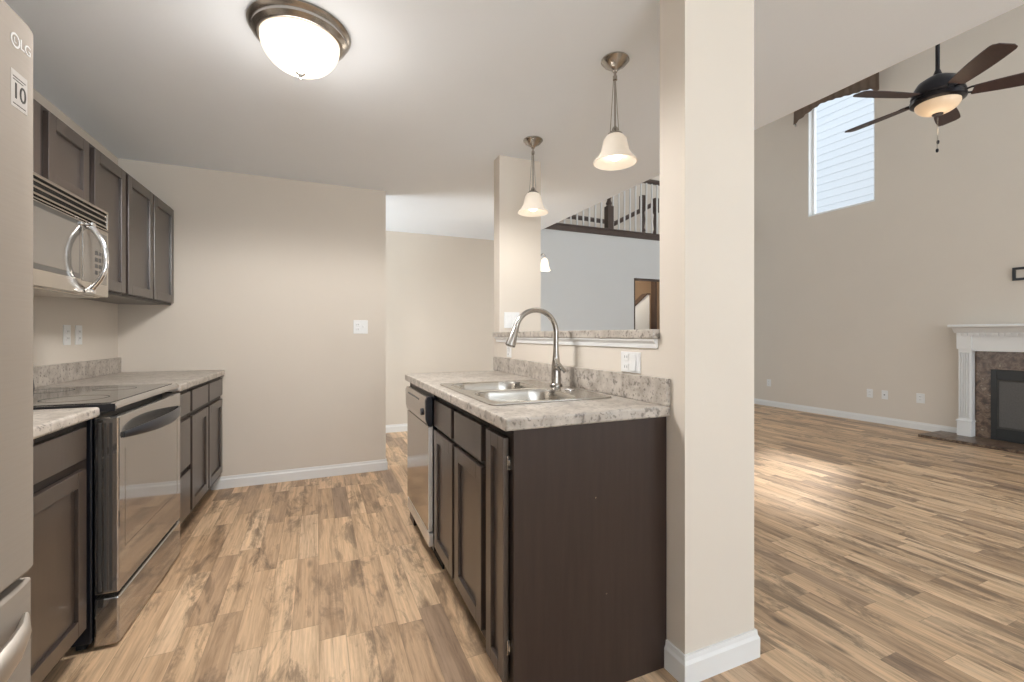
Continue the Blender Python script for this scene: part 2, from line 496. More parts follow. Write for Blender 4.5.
baseboard('baseboard_left_hall', [run(0, 0.13)[:2], run(0, 1.5)[:2]], side=-1)

# ------------------------------------------------------------------ windows
def window(name, wall, a0, a1, z0, z1, divs, pos, depth=0.14):
    """frame with sash bars and glass; wall 'x' (in a wall of constant x) or 'y'"""
    f = 0.045
    def bx(bm, u0, u1, w0, w1, c0, c1):
        if wall == 'x': box(bm, c0, c1, u0, u1, w0, w1)
        else: box(bm, u0, u1, c0, c1, w0, w1)
    bm = bmesh.new()
    c0, c1 = pos
    bx(bm, a0, a0 + f, z0, z1, c0, c1); bx(bm, a1 - f, a1, z0, z1, c0, c1)
    bx(bm, a0 + f, a1 - f, z0, z0 + f, c0, c1); bx(bm, a0 + f, a1 - f, z1 - f, z1, c0, c1)
    for k in divs:
        if k[0] == 'h': bx(bm, a0 + f, a1 - f, k[1] - 0.02, k[1] + 0.02, c0, c1)
        else: bx(bm, k[1] - 0.02, k[1] + 0.02, z0 + f, z1 - f, c0, c1)
    o = struct(name, bm, 'trim', 0.004)
    bm = bmesh.new(); m = (c0 + c1) / 2
    bx(bm, a0 + f, a1 - f, z0 + f, z1 - f, m - 0.003, m + 0.003)
    mk('window_pane', bm, 'glass', o)
    return o
window('window_1', 'x', WY0, WY1, WZ0, WZ1, [], (XR + 0.07, XR + 0.13))
bm = B((XR + 0.0, XR + 0.07, WY0 + 0.0, WY0 + 0.012, WZ0, WZ1), (XR, XR + 0.07, WY1 - 0.012, WY1, WZ0, WZ1), (XR, XR + 0.07, WY0 + 0.012, WY1 - 0.012, WZ0, WZ0 + 0.012))
struct('trim_4', bm, 'trim')
for i, (x0, x1, z0, z1) in enumerate(REAR):
    window('window_%d' % (i + 2), 'y', x0, x1, z0, z1, [('v', x0 + (x1 - x0) * k / (2 if i == 0 else 3)) for k in range(1, 2 if i == 0 else 3)], (YB - 0.12, YB - 0.06))

# ------------------------------------------------------------------ cabinets
def shaker(y0, y1, z0, z1, x, t=0.019, fr=0.055):
    bm = B((x, x + t, y0, y0 + fr, z0, z1), (x, x + t, y1 - fr, y1, z0, z1), (x, x + t, y0 + fr, y1 - fr, z0, z0 + fr), (x, x + t, y0 + fr, y1 - fr, z1 - fr, z1),
           (x + 0.002, x + t - 0.012, y0 + fr, y1 - fr, z0 + fr, z1 - fr))
    return bm

def cabinet(name, label, cat, loc, rot, w, depth, z0, z1, fronts, toe=True, top=False, group=None, fill=0.0):
    """local x points out of the cabinet, y along its width, door fronts end at x = depth"""
    c = thing(name, label, cat, loc, rot, group)
    xb = depth - 0.019
    zb = z0 + (0.10 if toe else 0.0)
    t = 0.016
    bx = [(0.0, xb - 0.02, 0.001, t, zb, z1), (0.0, xb - 0.02, w - t, w - 0.001, zb, z1), (0, xb - 0.02, t, w - t, zb, zb + t), (0, 0.008, t, w - t, zb + t, z1)]
    if top: bx.append((0.008, xb - 0.02, t, w - t, z1 - t, z1))
    if toe: bx.append((0.0, xb - 0.075, 0.002, w - 0.002, z0, zb))
    mk('carcass', B(*bx), 'cab_dark' if toe else 'cab', c)
    mk('face_frame', B((xb - 0.02, xb, 0.001, w - 0.001 + fill, zb, z1)), 'cab_dark', c, 0.001)
    for kind, a, b, c0, c1 in fronts:
        if kind == 'door': mk('door', shaker(a, b, c0, c1, xb), 'cab', c, 0.0018)
        else: mk('drawer_front', B((xb, xb + 0.019, a, b, c0, c1)), 'cab', c, 0.002)
    return c

# left run, far part
FD = 0.635
def on_run(lx, ly, z=0): return run(lx, ly, z)
cabinet('base_cabinet', 'dark base cabinet with two drawers over two doors in the far left corner', 'cabinet', on_run(0.004, -0.83), D, 0.83, FD, 0, 0.875,
        [('drawer', 0.02, 0.40, 0.725, 0.85), ('drawer', 0.43, 0.825, 0.725, 0.85), ('door', 0.02, 0.40, 0.135, 0.695), ('door', 0.43, 0.825, 0.135, 0.695)], fill=0.012)
cabinet('drawer_cabinet', 'narrow dark cabinet with three stacked drawers just beyond the range', 'cabinet', on_run(0.004, -1.117), D, 0.285, FD, 0, 0.875,
        [('drawer', 0.02, 0.265, 0.725, 0.85), ('drawer', 0.02, 0.265, 0.42, 0.695), ('drawer', 0.02, 0.265, 0.135, 0.39)])
cabinet('base_cabinet', 'dark base cabinet between the refrigerator and the range', 'cabinet', on_run(0.004, -2.855), D, 0.955, 0.588, 0, 0.875,
        [('drawer', 0.03, 0.455, 0.735, 0.85), ('drawer', 0.485, 0.905, 0.735, 0.85), ('door', 0.03, 0.455, 0.125, 0.70), ('door', 0.485, 0.905, 0.125, 0.70)])

def counter_poly(pts, z0, z1, parent, name='countertop', bev=0.008):
    bm = bmesh.new(); prism(bm, pts, z0, z1); return mk(name, bm, 'laminate', parent, bev, seg=3)
c = thing('countertop', 'speckled beige countertop in the far left corner beyond the range', 'countertop', on_run(0, 0, 0.875), D)
counter_poly([(0.004, -1.117), (0.66, -1.117), (0.66, -0.035), (0.64, 0.66 * 0.026 - 0.006), (0.004, 0.0)], 0.001, 0.039, c, 'slab')
mk('backsplash', B((0.002, 0.021, -1.117, -0.001, 0.039, 0.145)), 'laminate', c, 0.003)
c = thing('countertop', 'short speckled countertop between refrigerator and range', 'countertop', on_run(0, 0, 0.875), D)
counter_poly([(0.004, -2.855), (0.612, -2.855), (0.612, -1.897), (0.004, -1.897)], 0.001, 0.039, c, 'slab', 0.01)
mk('backsplash', B((0.002, 0.021, -2.855, -1.897, 0.039, 0.145)), 'laminate', c, 0.003)

# wall cabinets
UD = 0.33
cabinet('wall_cabinet', 'dark two door wall cabinet in the far left corner', 'cabinet', on_run(0.003, -0.835), D, 0.832, UD, 1.40, 2.118,
        [('door', 0.022, 0.407, 1.415, 2.10), ('door', 0.43, 0.822, 1.415, 2.10)], toe=False, top=True)
cabinet('wall_cabinet', 'single door dark wall cabinet directly beyond the microwave', 'cabinet', on_run(0.003, -1.245), D, 0.408, UD, 1.40, 2.118,
        [('door', 0.035, 0.395, 1.415, 2.10)], toe=False, top=True)
cabinet('wall_cabinet', 'short dark two door cabinet above the microwave', 'cabinet', on_run(0.003, -2.01), D, 0.763, UD, 1.782, 2.118,
        [('door', 0.02, 0.355, 1.80, 2.10), ('door', 0.41, 0.745, 1.80, 2.10)], toe=False, top=True)

# ------------------------------------------------------------------ microwave
mw = thing('microwave', 'stainless over the range microwave with bowed chrome handle', 'microwave', on_run(0.003, -2.008, 1.358), D)
mw_w, mw_h, mw_d = 0.754, 0.418, 0.40
mk('body', B((0, mw_d - 0.035, 0, mw_w, 0.0, mw_h)), 'mw_steel', mw, 0.003)
mk('door_panel', B((mw_d - 0.034, mw_d, 0.002, mw_w - 0.002, 0.004, mw_h - 0.098)), 'mw_steel', mw, 0.004)
mk('door_window', B((mw_d, mw_d + 0.003, 0.05, 0.47, 0.085, mw_h - 0.125)), 'mw_glass', mw, 0.001)
mk('window_border', B((mw_d, mw_d + 0.0015, 0.03, 0.485, 0.065, mw_h - 0.105)), 'glass_black', mw)
mk('control_panel', B((mw_d, mw_d + 0.003, 0.500, mw_w - 0.028, 0.06, mw_h - 0.12)), 'mw_glass', mw, 0.001)
for r in range(4):
    for q in range(3):
        mk('keypad_button', B((mw_d + 0.003, mw_d + 0.004, 0.61 + q * 0.035, 0.634 + q * 0.035, 0.10 + r * 0.03, 0.118 + r * 0.03)), 'letters', mw)
mk('vent_frame', B((mw_d - 0.034, mw_d, 0.002, mw_w - 0.002, mw_h - 0.094, mw_h - 0.088), (mw_d - 0.034, mw_d, 0.002, mw_w - 0.002, mw_h - 0.012, mw_h), (mw_d - 0.034, mw_d, mw_w - 0.016, mw_w - 0.002, mw_h - 0.088, mw_h - 0.012), (mw_d - 0.034, mw_d, 0.002, 0.012, mw_h - 0.088, mw_h - 0.012)), 'mw_steel', mw, 0.002)
mk('vent_recess', B((mw_d - 0.034, mw_d - 0.02, 0.012, mw_w - 0.016, mw_h - 0.088, mw_h - 0.012)), 'black_matte', mw)
for k in range(3):
    z = mw_h - 0.082 + k * 0.024
    bm = bmesh.new(); prism(bm, [(mw_d - 0.018, z), (mw_d - 0.004, z + 0.004), (mw_d - 0.004, z + 0.012), (mw_d - 0.018, z + 0.010)], 0.013, mw_w - 0.017, 'y')
    mk('vent_louver', bm, 'mw_steel', mw)
pts = []
for i in range(17):
    a = -1 + 2 * i / 16
    pts.append((mw_d + 0.005 + 0.064 * (1 - abs(a) ** 2.4), 0.535, 0.163 + a * 0.150))
bm = bmesh.new(); tube(bm, pts, [0.011 if 1 < i < 15 else 0.014 for i in range(17)], 14)
mk('handle', bm, 'chrome', mw, smooth=True)
for z in (0.302, 0.005):
    mk('handle_mount', B((mw_d, mw_d + 0.030, 0.517, 0.553, z, z + 0.020)), 'chrome', mw, 0.006)

# ------------------------------------------------------------------ range
rg = thing('range', 'smooth top electric range with dark mirror finish oven door', 'stove', on_run(0.004, -1.889), D)
RW = 0.764
mk('body', B((0.03, 0.578, 0.003, RW - 0.003, 0.03, 0.895)), 'black', rg, 0.004)
mk('foot', B((0.08, 0.11, 0.03, 0.06, 0, 0.03)), 'black_matte', rg)
mk('foot', B((0.52, 0.55, 0.03, 0.06, 0, 0.03)), 'black_matte', rg)
mk('foot', B((0.08, 0.11, RW - 0.06, RW - 0.03, 0, 0.03)), 'black_matte', rg)
mk('foot', B((0.52, 0.55, RW - 0.06, RW - 0.03, 0, 0.03)), 'black_matte', rg)
bm = bmesh.new(); prism(bm, [(0.02, 0.895), (0.640, 0.895), (0.652, 0.900), (0.652, 0.912), (0.640, 0.922), (0.02, 0.922)], 0.002, RW - 0.002, 'y')
ck = mk('cooktop', bm, 'dark_steel', rg, 0.002)
mk('side_trim', B((0.02, 0.648, -0.001, 0.0018, 0.893, 0.921)), 'black', rg)
mk('cooktop_glass', B((0.045, 0.625, 0.02, RW - 0.02, 0.922, 0.9245)), 'glass_black', rg)
def ring(cx, cy, r, w, z, n=40):
    bm = bmesh.new(); lathe(bm, [(r - w, z), (r, z), (r, z + 0.0004), (r - w, z + 0.0004), (r - w, z)], n, (cx, cy), cap=False); return bm
for cx, cy, r in ((0.20, 0.20, 0.075), (0.20, 0.56, 0.095), (0.45, 0.20, 0.105), (0.45, 0.56, 0.080)):
    mk('burner_ring', ring(cx, cy, r, 0.004, 0.9245), 'letters', ck)
# oven door with side profile
mk('oven_door', B((0.583, 0.658, 0.004, RW - 0.004, 0.205, 0.872)), 'dark_steel', rg, 0.006)
mk('door_side_channel', B((0.598, 0.606, 0.0005, 0.004, 0.22, 0.85), (0.614, 0.622, 0.0005, 0.004, 0.22, 0.85), (0.630, 0.638, 0.0005, 0.004, 0.22, 0.85)), 'letters', rg)
wn = B((0.658, 0.6588, 0.06, RW - 0.06, 0.355, 0.359), (0.658, 0.6588, 0.06, 0.063, 0.359, 0.74), (0.658, 0.6588, RW - 0.063, RW - 0.06, 0.359, 0.74))
mk('window_outline', wn, 'nickel', rg)
mk('storage_drawer', B((0.583, 0.658, 0.004, RW - 0.004, 0.012, 0.190)), 'dark_steel', rg, 0.006)
pts = []
for i in range(21):
    a = -1 + 2 * i / 20
    pts.append((0.661 + 0.050 * (1 - abs(a) ** 2.0), RW / 2 + a * 0.345, 0.795))
bm = bmesh.new(); tube(bm, pts, [0.012 + 0.014 * (1 - (-1 + 2 * i / 20) ** 2) for i in range(21)], 14, flat=0.42, up=(0, 0, 1))
mk('oven_handle', bm, 'black', rg, smooth=True)
bg = bmesh.new(); prism(bg, [(0.002, 0.922), (0.07, 0.922), (0.055, 1.07), (0.045, 1.08), (0.002, 1.08)], 0.004, RW - 0.004, 'y')
bgo = mk('back_panel', bg, 'black', rg, 0.003)
for k in range(4):
    bm = bmesh.new(); tube(bm, [(0.058, 0.09 + k * 0.08 + (0.27 if k > 1 else 0), 1.0), (0.082, 0.09 + k * 0.08 + (0.27 if k > 1 else 0), 1.003)], 0.019, 20)
    mk('burner_knob', bm, 'black', bgo, smooth=True)

# ------------------------------------------------------------------ refrigerator
fr = thing('refrigerator', 'tall stainless refrigerator with bottom freezer drawer at the left edge', 'refrigerator', on_run(0.03, -3.79), D)
FW, FX = 0.917, 0.853
mk('cabinet', B((0, 0.76, 0.004, FW - 0.004, 0.02, 1.745)), 'letters', fr, 0.004)
def curved_front(y0, y1, z0, z1, x0, bulge, n=16, bev=0.01):
    bm = bmesh.new(); pts = [(x0, y0)]
    for i in range(n + 1):
        t = i / n; pts.append((FX - bulge * (2 * t - 1) ** 2 - (0.005 if i in (0, n) else 0), y0 + (y1 - y0) * t))
    pts.append((x0, y1)); prism(bm, pts, z0, z1); return bm
mk('fridge_door', curved_front(0.003, FW / 2 - 0.002, 0.735, 1.762, 0.768, 0.001), 'fridge_steel', fr, 0.006, True)
fdoor = mk('fridge_door', curved_front(FW / 2 + 0.002, FW - 0.003, 0.735, 1.762, 0.768, 0.001), 'fridge_steel', fr, 0.006, True)
frz = mk('freezer_drawer', curved_front(0.003, FW - 0.003, 0.06, 0.718, 0.768, 0.004), 'fridge_steel', fr, 0.006, True)
mk('base_grille', B((0.60, 0.80, 0.01, FW - 0.01, 0.0, 0.055)), 'black', fr, 0.003)
mk('door_gasket', B((0.762, 0.83, 0.01, FW - 0.01, 0.719, 0.734)), 'black', fr)
for yy in (FW / 2 - 0.045, FW / 2 + 0.045):
    bm = bmesh.new(); tube(bm, [(FX - 0.01, yy, 0.86), (FX + 0.045, yy, 0.90), (FX + 0.055, yy, 1.2), (FX + 0.045, yy, 1.60), (FX - 0.01, yy, 1.64)], 0.013, 12)
    mk('door_handle', bm, 'steel', fr, smooth=True)
pts = []
for i in range(15):
    a = -1 + 2 * i / 14
    pts.append((FX - 0.004 + 0.055 * (1 - a ** 4), FW / 2 + a * 0.425, 0.655 - 0.0 * a))
bm = bmesh.new(); tube(bm, pts, [0.008 + 0.020 * (1 - (-1 + 2 * i / 14) ** 4) for i in range(15)], 12, flat=0.6)
mk('drawer_handle', bm, 'steel', fr, smooth=True)
def face_mat(y, z, x=FX + 0.0008):   # text lies in the local y-z plane facing +x
    return Matrix.Translation((x, y, z)) @ Matrix(((0, 0, 1, 0), (1, 0, 0, 0), (0, 1, 0, 0), (0, 0, 0, 1)))
base_y = 3.768
lx_ = FX - 0.0008
def disc_yz(cy, cz, r, x, t=0.0008, inner=0.0, n=32):
    bm = bmesh.new(); a = [(cy + r * math.cos(2 * PI * i / n), cz + r * math.sin(2 * PI * i / n)) for i in range(n)]
    if not inner: prism(bm, a, x, x + t, 'x'); return bm
    rows = []
    for rr, xx in ((inner, x), (r, x), (r, x + t), (inner, x + t)):
        rows.append([bm.verts.new((xx, cy + rr * math.cos(2 * PI * i / n), cz + rr * math.sin(2 * PI * i / n))) for i in range(n)])
    for p, q in zip(rows, rows[1:] + rows[:1]):
        for i in range(n): bm.faces.new((p[i], p[(i + 1) % n], q[(i + 1) % n], q[i]))
    return bm
lo = mk('logo_badge', disc_yz(base_y - 2.922, 1.708, 0.013, lx_, 0.001, 0.0095), 'logo', fdoor)
text('logo_mark', 'L', 0.014, 'logo', fdoor, face_mat(base_y - 2.923, 1.708, lx_ + 0.0006))
text('logo_lettering', 'LG', 0.026, 'logo', fdoor, face_mat(base_y - 2.893, 1.709, lx_ + 0.0006))
st = mk('sticker', B((lx_, lx_ + 0.0007, base_y - 2.934, base_y - 2.888, 1.588, 1.654)), 'sticker', fdoor)
text('sticker_numeral', '10', 0.040, 'letters', fdoor, face_mat(base_y - 2.911, 1.617, lx_ + 0.0009))
for q0, q1, z in ((2.929, 2.893, 1.642), (2.929, 2.900, 1.637), (2.929, 2.893, 1.594)):
    mk('sticker_rule', B((lx_ + 0.0007, lx_ + 0.0010, base_y - q0, base_y - q1, z, z + 0.0014)), 'letters', fdoor)

# ------------------------------------------------------------------ peninsula
PX, CT = 1.143, 0.930     # wall face, counter height
def pen(y): return (PX - 0.002, y, 0)
PD = PX - 0.002 - 0.530
cabinet('sink_cabinet', 'dark sink base cabinet with two doors beside the dishwasher', 'cabinet', pen(2.205), PI, 0.735, PD, 0, 0.891,
        [('drawer', 0.012, 0.320, 0.732, 0.860), ('drawer', 0.365, 0.705, 0.732, 0.860), ('door', 0.012, 0.335, 0.135, 0.712), ('door', 0.370, 0.705, 0.135, 0.712)])
nc = thing('end_cabinet', 'narrow dark cabinet closing the near end of the sink counter', 'cabinet', pen(1.468), PI)
w = 1.468 - 1.250; xb = PD - 0.019
mk('carcass', B((0, xb - 0.02, 0.001, 0.016, 0.1, 0.891), (0, xb - 0.02, 0.016, w - 0.02, 0.1, 0.116), (0, xb - 0.075, 0.001, w - 0.02, 0, 0.1)), 'cab_dark', nc)
mk('face_frame', B((xb - 0.02, xb, 0.001, w - 0.0185, 0.10, 0.891)), 'cab_dark', nc, 0.001)
nd = mk('door', shaker(0.030, 0.185, 0.105, 0.862, xb + 0.004, fr=0.045), 'cab', nc, 0.0018)
for z in (0.215, 0.785):
    mk('hinge', B((xb, xb + 0.012, 0.183, 0.192, z - 0.022, z + 0.022), (xb + 0.001, xb + 0.007, 0.189, 0.197, z - 0.008, z + 0.008)), 'nickel', nd, 0.001)
mk('end_panel', B((0.0, xb + 0.001, w - 0.018, w, 0.0, 0.891)), 'cab_panel', nc, 0.001)
for (px_, pz) in ((0.30, 0.645), (0.257, 0.32)):
    bm = bmesh.new(); tube(bm, [(px_, w, pz), (px_, w + 0.0015, pz)], 0.0028, 10); mk('screw_cap', bm, 'nickel', nc)

# dishwasher
dw = thing('dishwasher', 'stainless dishwasher with curved control panel under the sink counter', 'dishwasher', pen(2.790), PI)
DWW = 0.578
DF = PD + 0.022
mk('tub', B((0.02, PD - 0.006, 0.006, DWW - 0.006, 0.10, 0.885)), 'black', dw)
mk('door_panel', B((PD - 0.004, DF, 0.006, DWW - 0.006, 0.200, 0.724)), 'dw_steel', dw, 0.004)
mk('edge_trim', B((PD + 0.001, DF + 0.001, DWW - 0.0055, DWW - 0.001, 0.203, 0.720)), 'bright_steel', dw, 0.001)
bm = bmesh.new(); prism(bm, [(PD - 0.004, 0.726), (DF + 0.002, 0.730), (DF + 0.010, 0.760), (DF + 0.012, 0.85), (DF + 0.004, 0.868), (PD - 0.004, 0.868)], 0.004, DWW - 0.03, 'y')
cp = mk('control_panel', bm, 'dw_steel', dw, 0.004)
bm = bmesh.new(); prism(bm, [(PD + 0.001, 0.722), (DF + 0.003, 0.726), (DF + 0.012, 0.758), (DF + 0.014, 0.852), (DF + 0.005, 0.871), (PD + 0.001, 0.871)], DWW - 0.029, DWW - 0.001, 'y')
mk('panel_end', bm, 'black', dw, 0.004)
bm = bmesh.new(); tube(bm, [(DF + 0.008, DWW - 0.10, 0.785), (DF + 0.019, DWW - 0.10, 0.785)], 0.018, 24)
mk('cycle_knob', bm, 'black', cp, 0.002)
mk('handle_slot', B((DF + 0.009, DF + 0.0128, 0.10, 0.40, 0.835, 0.845)), 'black', cp, 0.001)
mk('lower_panel', B((PD - 0.004, DF - 0.002, 0.006, DWW - 0.004, 0.125, 0.190)), 'bright_steel', dw, 0.003)
mk('toe_panel', B((PD - 0.06, PD - 0.05, 0.006, DWW - 0.006, 0.0, 0.10)), 'black_matte', dw)
mk('side_panel', B((0, PD - 0.02, -0.13, -0.002, 0, 0.889)), 'cab_panel', dw)

# counter with the sink hole
pc = thing('sink_countertop', 'speckled peninsula countertop holding the sink, with tall backsplash', 'countertop', (0, 0, 0.892), 0)
bm = bmesh.new(); prism(bm, [(hx(1.232) - 0.001, 1.232), (0.514, 1.232), (0.514, 2.90), (0.526, 2.945), (0.56, 2.965), (hx(2.965) - 0.001, 2.965)], 0.0, 0.038)
slab = mk('slab', bm, 'laminate', pc)
SX0, SX1, SY0, SY1 = 0.560, 1.085, 1.475, 2.225
cut = bmesh.new(); prism(cut, rrect(SX0 + 0.015, SX1 - 0.015, SY0 + 0.015, SY1 - 0.015, 0.04), -0.1, 0.1)
boolean(slab, cut)
md = slab.modifiers.new('bevel', 'BEVEL'); md.width = 0.007; md.segments = 3; md.limit_method = 'ANGLE'; md.angle_limit = R(50)
bm = bmesh.new(); prism(bm, [(hx(1.232) - 0.020, 1.232), (hx(1.232) - 0.001, 1.232), (hx(3.0) - 0.001, 3.0), (hx(3.0) - 0.020, 3.0)], 0.038, 0.134)
mk('backsplash', bm, 'laminate', pc, 0.003)

# sink
sk = thing('sink', 'double bowl stainless sink set into the peninsula counter', 'sink', (0, 0, CT), 0)
bm = bmesh.new(); prism(bm, rrect(SX0, SX1, SY0, SY1, 0.035), 0.0005, 0.0065)
rim = mk('rim', bm, 'steel_sink', sk)
bowls = ((SX0 + 0.035, SX0 + 0.405, SY0 + 0.03, (SY0 + SY1) / 2 - 0.016), (SX0 + 0.035, SX0 + 0.405, (SY0 + SY1) / 2 + 0.016, SY1 - 0.03))
for b_ in bowls:
    cut = bmesh.new(); prism(cut, rrect(*b_, 0.095), -0.05, 0.05); boolean(rim, cut)
md = rim.modifiers.new('bevel', 'BEVEL'); md.width = 0.002; md.segments = 2; md.limit_method = 'ANGLE'; md.angle_limit = R(50)
for b_ in bowls:
    bm = bmesh.new(); rows = []
    for ins, z, r in ((-0.001, 0.005, 0.096), (0.004, -0.006, 0.093), (0.010, -0.06, 0.088), (0.016, -0.13, 0.082), (0.03, -0.158, 0.07), (0.065, -0.172, 0.05), (0.12, -0.176, 0.03)):
        rows.append([bm.verts.new((*p, z)) for p in rrect(b_[0] + ins, b_[1] - ins, b_[2] + ins, b_[3] - ins, r)])
    for p, q in zip(rows, rows[1:]):
        n = len(p)
        for i in range(n): bm.faces.new((p[i], p[(i + 1) % n], q[(i + 1) % n], q[i]))
    bm.faces.new(rows[-1])
    bw = mk('bowl', bm, 'steel_sink', sk, smooth=True)
    cx, cy = (b_[0] + b_[1]) / 2, (b_[2] + b_[3]) / 2
    bm = bmesh.new(); lathe(bm, [(0, -0.176), (0.042, -0.1755), (0.045, -0.172), (0.036, -0.1735), (0.010, -0.1745), (0.0, -0.1735)], 28, (cx, cy), cap=False)
    mk('drain_strainer', bm, 'nickel', bw, smooth=True)
bm = bmesh.new(); lathe(bm, [(0.024, 0.0066), (0.024, 0.009), (0.019, 0.012), (0, 0.0135)], 28, (SX1 - 0.055, 1.735))
mk('hole_cover', bm, 'chrome', sk, smooth=True)

# faucet
FXX, FYY = 1.053, 1.898
fc = thing('faucet', 'brushed nickel gooseneck pull down faucet behind the sink', 'faucet', (FXX, FYY, CT + 0.0065), 0)
bm = bmesh.new(); lathe(bm, [(0.031, 0), (0.031, 0.005), (0.026, 0.010), (0.0235, 0.016), (0.0225, 0.07), (0.0215, 0.10), (0.018, 0.12), (0.0135, 0.165), (0.0125, 0.19)], 32)
mk('body', bm, 'nickel', fc, smooth=True)
pts = [(0, 0, 0.17), (0, 0, 0.22), (0, 0, 0.255)]
rr_ = 0.106
for i in range(1, 19):
    a = R(10 * i * 0.9)
    pts.append((-rr_ + rr_ * math.cos(a), 0, 0.255 + rr_ * math.sin(a)))
ex_, ez_ = pts[-1][0], pts[-1][2]
dx, dz = (pts[-1][0] - pts[-2][0]), (pts[-1][2] - pts[-2][2])
ln = math.hypot(dx, dz); dx /= ln; dz /= ln
dx, dz = -0.33, -0.944
bm = bmesh.new(); tube(bm, pts, 0.0125, 16)
mk('spout', bm, 'nickel', fc, smooth=True)
hp = [(ex_ + dx * t, 0, ez_ + dz * t) for t in (0.0, 0.015, 0.02, 0.07, 0.098, 0.102)]
bm = bmesh.new(); tube(bm, hp, [0.0135, 0.0145, 0.016, 0.0215, 0.024, 0.020], 20)
mk('spray_head', bm, 'nickel', fc, smooth=True)
bm = bmesh.new(); tube(bm, [(0, -0.0, 0.088), (0.0, -0.036, 0.088)], 0.0155, 20)
mk('valve_cap', bm, 'nickel', fc, smooth=True)
bm = bmesh.new(); tube(bm, [(0.026, -0.040, 0.070), (0.004, -0.042, 0.094), (-0.030, -0.043, 0.135)], [0.010, 0.009, 0.006], 12, flat=0.7)
mk('lever', bm, 'nickel', fc, smooth=True)

# bar ledge on the half wall
bl = thing('bar_ledge', 'speckled bar top on the half wall between the two columns', 'countertop', (0, 0, 1.165), 0)
bm = bmesh.new(); prism(bm, [(hx(1.292) - 0.028, 1.292), (HX1 + 0.14, 1.292), (HX1 + 0.14, JY1 - 0.001), (hx(JY1) - 0.001, JY1 - 0.001), (hx(2.99) - 0.001, 2.99), (hx(2.99) - 0.028, 2.99)], 0.001, 0.036)
mk('ledge_slab', bm, 'laminate', bl, 0.005)
bm = bmesh.new(); prism(bm, [(-0.001, -0.034), (-0.008, -0.034), (-0.010, -0.018), (-0.022, -0.006), (-0.022, 0.0), (-0.001, 0.0)], 1.298, 2.97, 'y')
for v_ in bm.verts: v_.co.x += hx(v_.co.y)
mk('ledge_moulding', bm, 'trim', bl)

# ------------------------------------------------------------------ wall plates
def plate(name, label, loc, rotz, kind, w=0.072, h=0.116, group=None):
    """local x points out of the wall, y along it"""
    t = thing(name, label, 'outlet' if 'outlet' in name else 'switch', loc, rotz, group)
    mk('cover_plate', B((0, 0.006, -w / 2, w / 2, -h / 2, h / 2)), 'white_plastic', t, 0.002)
    n = max(1, round(w / 0.06)) if w > 0.1 else 1
    for k in range(n):
        cy = (k - (n - 1) / 2) * 0.046
        kk = kind[k % len(kind)]
        if kk == 'o':
            for s in (-1, 1):
                rc = mk('receptacle', B((0.006, 0.009, cy - 0.0165, cy + 0.0165, s * 0.02 - 0.014, s * 0.02 + 0.014)), 'white_plastic', t, 0.002)
                mk('slot', B((0.009, 0.0094, cy - 0.008, cy - 0.0055, s * 0.02 - 0.004, s * 0.02 + 0.006), (0.009, 0.0094, cy + 0.0055, cy + 0.008, s * 0.02 - 0.004, s * 0.02 + 0.006)), 'slot', rc)
        elif kk == 's':
            mk('rocker', B((0.006, 0.0105, cy - 0.0165, cy + 0.0165, -0.033, 0.033)), 'white_plastic', t, 0.002)
        elif kk == 't':
            mk('toggle', B((0.006, 0.018, cy - 0.005, cy + 0.005, -0.004, 0.014)), 'white_plastic', t, 0.002)
        elif kk == 'c':
            bm = bmesh.new(); tube(bm, [(0.006, cy, 0), (0.014, cy, 0)], 0.007, 14); mk('cable_jack', bm, 'slot', t)
    return t
plate('light_switch', 'white double switch plate on the plain wall facing the sink', (0.343, 4.06, 1.249), -PI / 2, 'ot', 0.118, 0.116)
plate('outlet', 'white outlet above the left counter, the nearer of two', run(0, -0.675, 1.18), D, 'o')
plate('outlet', 'white outlet above the left counter, the one closer to the corner', run(0, -0.545, 1.18), D, 'o')
plate('outlet', 'white double outlet plate on the half wall right of the faucet', (hx(1.455), 1.455, 1.072), PI - KS, 'os', 0.120, 0.082)
plate('outlet', 'white outlet partly behind the faucet spray head', (hx(2.74), 2.74, 1.072), PI - KS, 'o', 0.072, 0.082)
plate('light_switch', 'white switch plate on the inner face of the far column', (1.265, JY1, 1.285), -PI / 2, 'ss', 0.118, 0.112)
plate('outlet', 'small outlet low on the living room wall, leftmost by the column', (XR, 5.169, 0.385), PI, 'o')
plate('outlet', 'low white outlet left of the middle pair on living room wall', (XR, 3.680, 0.388), PI, 'o')['label'] = 'low living room outlet, left one of the close pair'
plate('cable_outlet', 'low cable jack plate, right one of the close pair on living room wall', (XR, 3.505, 0.388), PI, 'c')
plate('outlet', 'low white outlet nearest the white fireplace mantel', (XR, 3.120, 0.392), PI, 'o', 0.085, 0.12)

# ------------------------------------------------------------------ light fittings
dl = thing('ceiling_light', 'round nickel flush mount ceiling light with glowing glass bowl', 'ceiling light', (-0.062, 2.06, H), 0)
bm = bmesh.new(); lathe(bm, [(0.193, 0.0), (0.196, -0.008), (0.188, -0.018), (0.180, -0.022), (0.180, -0.034), (0.166, -0.046), (0.160, -0.050), (0.154, -0.050), (0.150, -0.02), (0.150, 0.0)], 56)
mk('pan', bm, 'nickel', dl, smooth=True)
prof = [(0.152, -0.046)] + [(0.152 * math.cos(R(a)), -0.048 - 0.125 * math.sin(R(a))) for a in range(8, 90, 8)] + [(0, -0.173)]
bm = bmesh.new(); lathe(bm, prof, 48, cap=False); mk('glass_bowl', bm, 'dome_glass', dl, smooth=True)
bm = bmesh.new(); lathe(bm, [(0, -0.170), (0.016, -0.172), (0.018, -0.177), (0.009, -0.182), (0.007, -0.190), (0.010, -0.196), (0, -0.203)], 20, cap=False); mk('finial', bm, 'nickel', dl, smooth=True)
